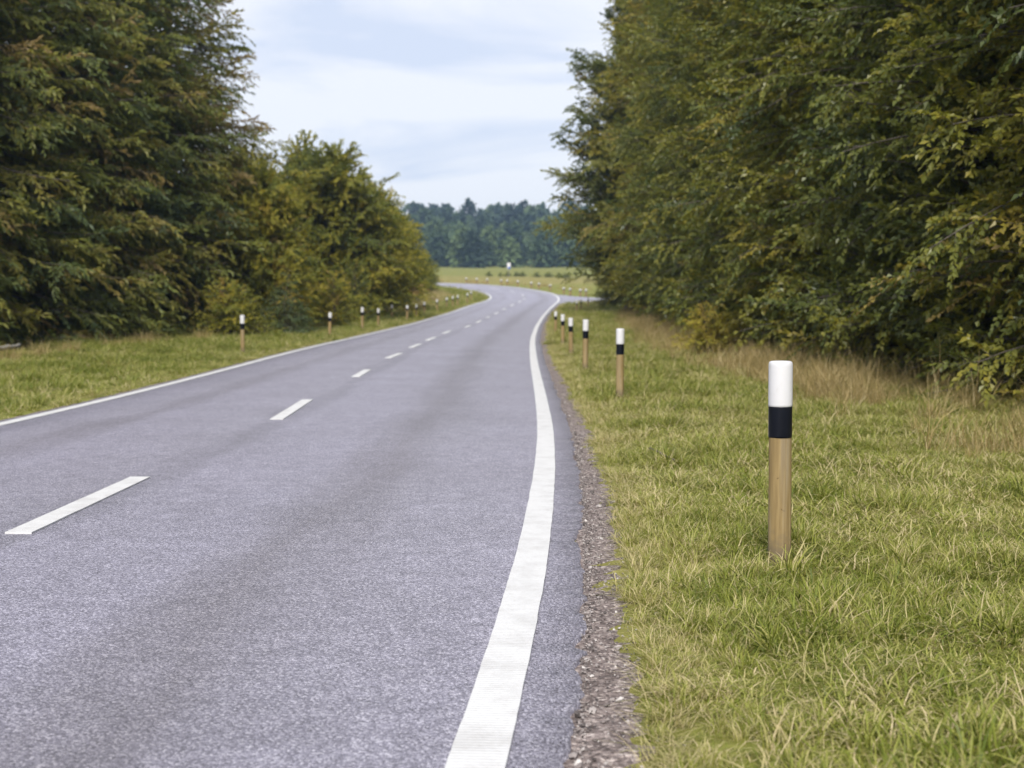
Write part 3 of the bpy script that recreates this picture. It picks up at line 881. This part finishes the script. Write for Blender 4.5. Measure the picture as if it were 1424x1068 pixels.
    V0 = P3; V2 = P3 + D3 * ll[:, None] - Nn * (ll * r.uniform(0, .25, len(ti)))[:, None]
    V1 = P3 + D3 * (ll * .45)[:, None] + S3 * ww[:, None] + Nn * fold
    V3 = P3 + D3 * (ll * .45)[:, None] - S3 * ww[:, None] + Nn * fold
    V = np.stack([V0, V1, V2, V3], 1)
    V[..., 2] = np.maximum(V[..., 2], .02)
    q = np.arange(len(V))[:, None] * 4
    F = np.concatenate([q + np.array([[0, 1, 2]]), q + np.array([[0, 2, 3]])])
    # leaf colour: differs by bough, by twig and by leaf
    tb = tint0 + tint_v * r.normal(0, 1, nb) + .7 * (fnoise(az * 1.2, t * H * .45, seed + 9) - .5)
    tt = tb[bi][ti] + r.normal(0, .05, len(P2))[ti] + r.normal(0, .07, len(ti))
    crown = mesh_np('crown', V.reshape(-1, 3), F, mat, {'tint': np.repeat(np.clip(tt, 0, 1), 4)})
    trunk = mb.mesh('trunk', M_BARK, smooth=True)
    return trunk, crown

def conic(t):      # spruce: widest low, long point
    return max(.06, (1 - t) ** .8) * (0.72 + .28 * min(1, t / .12))
def column(t):     # edge tree of a close row: straight sided, leafed to the ground
    return min(1, .80 + t * 1.8) * (1 - max(0, (t - .55) / .45) ** 2.2 * .8)
def wall(t):       # edge tree leafed to the ground
    return (min(1, .74 + t * 1.6)) * (1 - max(0, (t - .35) / .65) ** 2.0 * .82)
def dome(t):
    return max(.12, math.sin(math.pi * min(1, max(0, t * .86 + .17))) ** .75)
def bushy(t):
    return max(.2, math.sin(math.pi * min(1, t * .75 + .25)) ** .6)

def ball(t):
    return max(.15, math.sqrt(max(0, 1 - ((t - .42) / .60) ** 2)))
BEECH = [make_tree(11, 18, 3.0, column, 640, M_BEECH, 'beech', (.118, .072), .20, .038, .008, tint0=.42, tint_v=.13),
         make_tree(12, 20, 3.2, column, 680, M_BEECH, 'beech', (.122, .074), .21, .039, .008, tint0=.52, tint_v=.13),
         make_tree(13, 16, 2.9, column, 580, M_BEECH, 'beech', (.112, .070), .20, .038, .008, tint0=.33, tint_v=.13)]
SPRUCE = [make_tree(21, 25, 4.7, conic, 640, M_SPRUCE, 'spruce', (.24, .085), .25, .062, .010, tint0=.42, tint_v=.2),
          make_tree(22, 27, 4.9, conic, 680, M_SPRUCE, 'spruce', (.25, .088), .26, .064, .010, tint0=.52, tint_v=.2),
          make_tree(23, 23, 4.5, conic, 600, M_SPRUCE, 'spruce', (.23, .085), .25, .062, .010, tint0=.36, tint_v=.2)]
ROUND = [make_tree(31, 9.6, 4.3, ball, 360, M_YOUNG, 'round', (.17, .11), .23, .056, .03, tint0=.60, tint_v=.14),
         make_tree(32, 8.0, 3.7, ball, 320, M_YOUNG, 'round', (.16, .105), .23, .056, .10, tint0=.44, tint_v=.14)]
TALL = make_tree(35, 21, 4.8, ball, 420, M_BEECH, 'round', (.22, .13), .26, .07, .13, tint0=.38, tint_v=.17)
BUSH = [make_tree(41, 2.4, 1.5, bushy, 110, M_YOUNG, 'round', (.11, .07), .16, .05, .04, .03, tint0=.45),
        make_tree(42, 2.6, 1.3, conic, 130, M_SPRUCE, 'spruce', (.13, .05), .14, .05, .03, .03, tint0=.12, tint_v=.08)]
_used = {}
def tree(name, kind, x, y, s=1.0, sz=None, rz=0, label='', cat='tree', group=None):
    trunk, crown = kind
    e = bpy.data.objects.new(name, None); COL.objects.link(e)
    z = float(ground_z(np.array([x]), np.array([y]))[0])
    e.empty_display_size = .3
    e.location = (x, y, z - .03); e.rotation_euler = (0, 0, rz); e.scale = (s, s, sz or s)
    obj('trunk', trunk, e)
    tag(obj('crown', crown, e), kind='stuff')
    return tag(e, label, cat, group)

ORD = ['first', 'second', 'third', 'fourth', 'fifth', 'sixth', 'seventh', 'eighth', 'ninth', 'tenth', 'eleventh', 'twelfth', 'thirteenth', 'fourteenth', 'fifteenth', 'sixteenth']
# right side: a leafy edge from beside the camera to the bend
right_trees = [(8.9, 10.5, 0, .95), (8.4, 14.2, 2, 1.0), (8.2, 17.8, 1, .95), (8.0, 21.4, 0, 1.0), (7.9, 25, 2, 1.08), (7.9, 28.8, 1, 1.0), (7.8, 32.8, 0, 1.05), (7.9, 37.2, 2, 1.12),
               (8.1, 42, 1, 1.08), (8.4, 47.5, 0, 1.15), (8.6, 53.5, 1, 1.12), (8.8, 60, 2, 1.25), (8.9, 67.5, 0, 1.22), (8.9, 75.5, 1, 1.2)]
for k, (x, y, v, s) in enumerate(right_trees):
    tree('beech_tree', BEECH[v], x, y, s, s * (1 + .06 * math.sin(k * 2.1)), k * 1.9 + .4,
         '%s leafy beech from the camera in the tree row along the right verge' % ORD[k], 'tree', 'beeches along the right verge')
tree('beech_tree', TALL, 7.2, 84, 1.0, 1.0, 1.0, 'tall ragged tree at the far end of the right row, branches against the sky', 'tree')
tree('beech_tree', BEECH[2], 7.8, 97, .85, .7, 2.0, 'low leafy tree at the far end of the right row, by the bend', 'tree')
# left side: dark conifers
left_trees = [(-19.5, 31, 0, .95), (-17.5, 36, 2, 1.05), (-16.8, 41, 1, .95), (-15.2, 45.5, 0, 1.0), (-14.6, 50.5, 2, 1.1), (-13.8, 55.5, 1, .95)]
for k, (x, y, v, s) in enumerate(left_trees):
    tree('spruce_tree', SPRUCE[v], x, y, s, s, k * 2.3 + .2, '%s tall dark conifer from the camera in the row left of the road' % ORD[k], 'tree', 'conifers left of the road')
# left middle: lighter rounded trees
mids = [(-10.1, 54.5, 0, .56, .70, 'slim yellow-green tree in front of the last dark conifer'), (-12.6, 64, 0, .85, .85, 'yellow-green rounded tree behind the slim one beside the conifers'),
        (-9.5, 74, 0, 1.06, .97, 'large yellow-green rounded tree, broadest of the left clump'), (-12.0, 79, 1, 1.0, 1.28, 'dark pointed treetop showing above the rounded left clump'),
        (-8.6, 88, 1, 1.0, 1.0, 'green rounded tree on the right shoulder of the left clump'), (-9.0, 103, 1, .82, .86, 'smaller rounded tree ending the left clump before the bend'),
        (-8.1, 124, 1, .54, .46, 'low bushy tree by the inside of the far bend')]
for k, (x, y, v, s, sz, lb) in enumerate(mids):
    tree('broadleaf_tree', ROUND[v], x, y, s, sz, k * 2.7, lb, 'tree', 'rounded trees left of the road')
tree('shrub', BUSH[1], -8.5, 51, 1.0, .9, .5, 'small blue-green conifer bush between the two nearer left posts', 'shrub')
tree('shrub', BUSH[0], -8.0, 61, .9, 1.0, 2.5, 'leafy yellow-green bush under the rounded trees behind the left posts', 'shrub')
tree('shrub', BUSH[0], -10.0, 48.5, 1.0, .85, .9, 'leafy olive bush at the foot of the conifers behind the nearest left post', 'shrub')
tree('shrub', BUSH[0], -7.9, 67.5, 1.0, 1.3, 4.1, 'tall leafy bush at the front of the rounded trees, beyond the blue-green bush', 'shrub')
tree('shrub', BUSH[0], -8.6, 117, .8, .65, 1.5, 'round bush standing alone in dry grass inside the bend', 'shrub')
YBUSH = make_tree(43, 2.4, 1.5, bushy, 90, M_YOUNG, 'round', (.11, .07), .16, .05, .04, .03, tint0=.84, tint_v=.05)
tree('shrub', YBUSH, 4.75, 33, .58, .55, .7, 'small bright yellow-leaved bush at the foot of the right trees', 'shrub')

# wood behind the two rows, and the far wood on the hill
def wood_points(rects, seed):
    r = np.random.default_rng(seed); out = []
    for x0, x1, y0, y1, n, s0, s1, v0, v1 in rects:
        gxn = max(1, int(math.sqrt(n * (x1 - x0) / (y1 - y0)))); gyn = max(1, n // gxn)
        a, b = np.meshgrid(np.linspace(x0, x1, gxn), np.linspace(y0, y1, gyn)); a, b = a.ravel(), b.ravel()
        a = a + r.uniform(-.45, .45, len(a)) * (x1 - x0) / max(gxn, 1); b = b + r.uniform(-.45, .45, len(b)) * (y1 - y0) / max(gyn, 1)
        out.append((np.stack([a, b, ground_z(a, b) - .1], -1), np.stack([0 * a, 0 * a, r.uniform(0, 6.28, len(a))], -1), r.uniform(s0, s1, len(a)), r.integers(v0, v1, len(a)), np.zeros(len(a))))
    return gather(out)
LOW = [make_tree(51, 16, 4.0, wall, 120, M_BEECH, 'beech', (.36, .24), .5, .15, .02, tint0=.3)[1], make_tree(52, 20, 4.2, conic, 150, M_SPRUCE, 'spruce', (.5, .2), .5, .17, .02, tint0=.3)[1]]
scatter('backing_wood', 'dark wood behind the roadside trees',
        *wood_points([(12.6, 30, 6, 105, 80, .9, 1.2, 0, 1), (-46, -21.5, 24, 75, 60, 1.1, 1.5, 1, 2), (-34, -16.5, 68, 110, 30, .5, .7, 0, 1)], 5), LOW)
def far_tree(seed, H, R, prof, tint):
    return make_tree(seed, H, R, prof, 110, M_FAR, 'round', (1.3, 1.0), .9, .40, .03, tint0=tint, tint_v=.12)[1]
FARS = [far_tree(61, 14, 6.0, ball, .55), far_tree(62, 12, 5.5, ball, .75), far_tree(63, 15, 6.2, ball, .35), far_tree(64, 15, 5.0, wall, .12), far_tree(65, 13.5, 5.2, ball, .15)]
scatter('far_wood', 'bluish mixed wood on the hill beyond the field',
        *wood_points([(-260, 260, 418, 440, 150, .75, 1.05, 0, 3), (-270, 270, 445, 520, 240, .8, 1.1, 0, 3), (-320, 320, 530, 620, 260, .95, 1.3, 0, 3), (-360, 360, 625, 680, 170, 1.1, 1.55, 3, 5), (-400, 400, 700, 800, 120, 1.2, 1.6, 3, 5)], 6), FARS)

# ------------------------------------------------------------------ marker posts
def lathe(prof, k=28):
    V, F = [], []
    a = np.arange(k) * 2 * np.pi / k
    for r, z in prof:
        V.append(np.stack([r * np.cos(a), r * np.sin(a), np.full(k, z)], -1))
    n = len(prof)
    i = np.arange(n - 1)[:, None] * k + np.arange(k)[None, :]; j = np.arange(n - 1)[:, None] * k + (np.arange(k)[None, :] + 1) % k
    Q = np.stack([i, j, j + k, i + k], -1).reshape(-1, 4)
    return np.concatenate(V), Q
def post_meshes():
    V, Q = lathe([(.0562, -.25), (.0560, .2), (.0552, .45), (.0548, .64)])
    ang = np.arctan2(V[:, 1], V[:, 0]); V[:, :2] *= (1 + .018 * np.sin(ang * 3 + V[:, 2] * 2) + .01 * np.sin(ang * 7 + V[:, 2] * 9))[:, None]
    shaft = mesh_np('shaft', V, Q, M_WOOD, smooth=True)
    V, Q = lathe([(.050, .628), (.0572, .632), (.0575, .64), (.0575, .776), (.0572, .782), (.05, .785)])
    band = mesh_np('black_band', V, Q, M_BLACK, smooth=True)
    V, Q = lathe([(.052, .779), (.0583, .781), (.0586, .79), (.0586, .975), (.0575, .988), (.054, .996), (.045, 1.0), (.02, 1.0015), (.0002, 1.002)])
    cap = mesh_np('white_sleeve', V, Q, M_WHITE, smooth=True)
    return shaft, band, cap
POST = post_meshes()
def post(x, y, label, h=1.0, lean=(0, 0), group=None, w=1.0):
    e = bpy.data.objects.new('marker_post', None); COL.objects.link(e)
    z = float(ground_z(np.array([x]), np.array([y]))[0])
    e.location = (x, y, z); e.rotation_euler = (lean[0], lean[1], (x * 7.3 + y) % 6.28); e.scale = (w, w, h); e.empty_display_size = .2
    for nm, me in zip(('shaft', 'black_band', 'white_sleeve'), POST):
        obj(nm, me, e)
    return tag(e, label, 'post', group)
GR = 'marker posts along the right verge'
right_px = [((1083.5, 786), 1.012), ((862, 553), .99), ((813.5, 515), 1.0), ((794, 494), .92), ((782.5, 479), .9), ((772.5, 464), .85)]
for k, (p, h) in enumerate(right_px):
    g = ground(*p)
    post(g[0], g[1], 'wooden post with white top and black band, %s from the camera along the right verge' % ORD[k], h, (0, .004 + .012 * (k % 3 - 1) * (k > 0)), GR)
GL = 'marker posts along the left verge'
left_px = [((337.5, 491), .98, 0), ((458.5, 468), .86, .06), ((504, 458.5), .93, 0), ((526, 454.5), .82, .09)]
n_l = 0
for p, h, ln in left_px:
    g = ground(*p)
    post(g[0], g[1], 'wooden post with white top and black band, %s from the camera along the left verge' % ORD[n_l], h, (0, ln), GL)
    n_l += 1
for p in [(545, 426.5), (566, 427.6), (579, 426), (590, 422.6), (608, 418.8), (621, 415.8), (629.7, 413.8), (636.2, 412.6), (649.7, 409.7), (655, 407)]:
    g = ground(p[0], p[1], .68)
    post(g[0], g[1], 'small white-topped post, %s from the camera along the left verge' % ORD[n_l], .80, (0, .02 * (n_l % 3 - 1)), GL)
    n_l += 1
GF = 'marker posts round the outside of the far bend'
far_px = [(648.5, 389), (663, 390.5), (677.5, 391.5), (697, 393.6), (705.5, 394), (720, 394.8), (739, 397), (749.5, 398), (765, 401), (784, 404.2), (793, 403.5), (807, 405), (815, 405.5)]
outer = RC[(RC[:, 1] > 105)]
for k, p in enumerate(far_px):
    r = ray(*p)
    # on the far shoulder: first point of the ray's ground track 1 m beyond the outer edge line
    t = np.arange(112, 175, .1); X, Y = r[0] * t, t
    drr, dll = road_dist(X, Y)
    i = np.argmax((drr > .7) & ~on_side_road(X, Y, .4) & (t > 119))
    y = t[i]; hh = (CAM.z + r[2] * y - zg(y)) + .10
    post(X[i], y, 'tiny white-topped post on the outside of the far bend, %s from the left' % ORD[k], float(np.clip(hh + .1, .62, 1.0)), (0, 0), GF, 1.8)
for k, (p, lb) in enumerate([((802, 434), 'short post at the near corner of the side road mouth'), ((808, 432), 'short post beside the corner post of the side road mouth'),
                             ((818, 427.5), 'short post under the trees beside the side road')]):
    g = ground(*p)
    post(g[0], g[1], lb, .72, (0, 0), 'posts at the side road')

# sign on the field
def sign():
    g = ground(707.5, 386)
    z = float(ground_z(g[:1], g[1:])[0])
    e = bpy.data.objects.new('road_sign', None); COL.objects.link(e); e.location = (g[0], g[1], z)
    m = MB(); m.tube([(0, 0, -.3), (0, 0, 1.95)], .04, 8); obj('pole', m.mesh('pole', M_GREYWOOD), e)
    m = MB(); m.box((0, -.06, 1.62), (.24, .015, .42)); pl = obj('panel', m.mesh('panel', M_WHITE), e)
    m = MB(); m.box((.06, -.085, 1.32), (.18, .008, .14)); obj('blue_plate', m.mesh('blue_plate', M_BLUE), pl)
    return tag(e, 'small white and blue sign on a grey pole in the far field', 'sign')
sign()
FB = make_tree(71, .85, .75, bushy, 40, M_YOUNG, 'round', (.14, .09), .2, .08, .05, .03, tint0=.02, tint_v=.03)
for k, (px, w) in enumerate([(680, .7), (696, .5), (706, .8), (718, .7), (726.5, .8), (746.5, .9), (763, 1.1), (777, .8), (787, 1.1)]):
    g = ground(px, 385.6)
    tree('field_bush', FB, g[0], g[1], w, .8, k * 1.3, '%s from the left of the dark low bushes across the far field' % ORD[k], 'bush', 'low bushes across the far field')

# fallen pale trunks at the foot of the left trees, and a twig on the near verge
def log(p, q, r, label, name='fallen_log'):
    a, b = np.array(p, float), np.array(q, float); t = np.linspace(0, 1, 9)[:, None]
    P = a + (b - a) * t + np.random.default_rng(int(abs(a[0] * 100))).normal(0, r * .35, (9, 3))
    m = MB(); m.tube(P, r * (1 - .35 * t[:, 0]), 9)
    tag(obj(name, m.mesh(name, M_GREYWOOD if name == 'fallen_log' else M_BARK, True)), label, 'log' if name == 'fallen_log' else 'twig')
g1, g2 = ground(268, 452), ground(314, 452)
log((g1[0], g1[1], zg(g1[1]) + .22), (g2[0], g2[1], zg(g2[1]) + .32), .07, 'pale grey fallen log under the conifers behind the nearest left post')
g1, g2 = ground(-12, 497), ground(28, 494)
log((g1[0], g1[1], zg(g1[1]) + .2), (g2[0], g2[1], zg(g2[1]) + .24), .07, 'pale grey fallen log at the left edge under the conifers')
g1, g2 = ground(903, 634), ground(938, 648)
log((g1[0], g1[1], .07), (g2[0], g2[1], .05), .010, 'dark twig lying on the grass left of the nearest post', 'fallen_twig')

# ------------------------------------------------------------------ haze
hm = bpy.data.materials.new('haze'); hm.use_nodes = True
hn = hm.node_tree.nodes; hn.clear()
ho = hn.new('ShaderNodeOutputMaterial'); hv = hn.new('ShaderNodeVolumePrincipled')
hv.inputs['Color'].default_value = (.5, .70, 1.0, 1); hv.inputs['Density'].default_value = .00034; hv.inputs['Anisotropy'].default_value = .2
hm.node_tree.links.new(hv.outputs[0], ho.inputs['Volume'])
mb = MB(); mb.box((0, 200, 33), (3600, 3700, 36.5))
hz = mb.mesh('haze', hm)
tag(obj('haze', hz), 'thin pale air', kind='stuff')
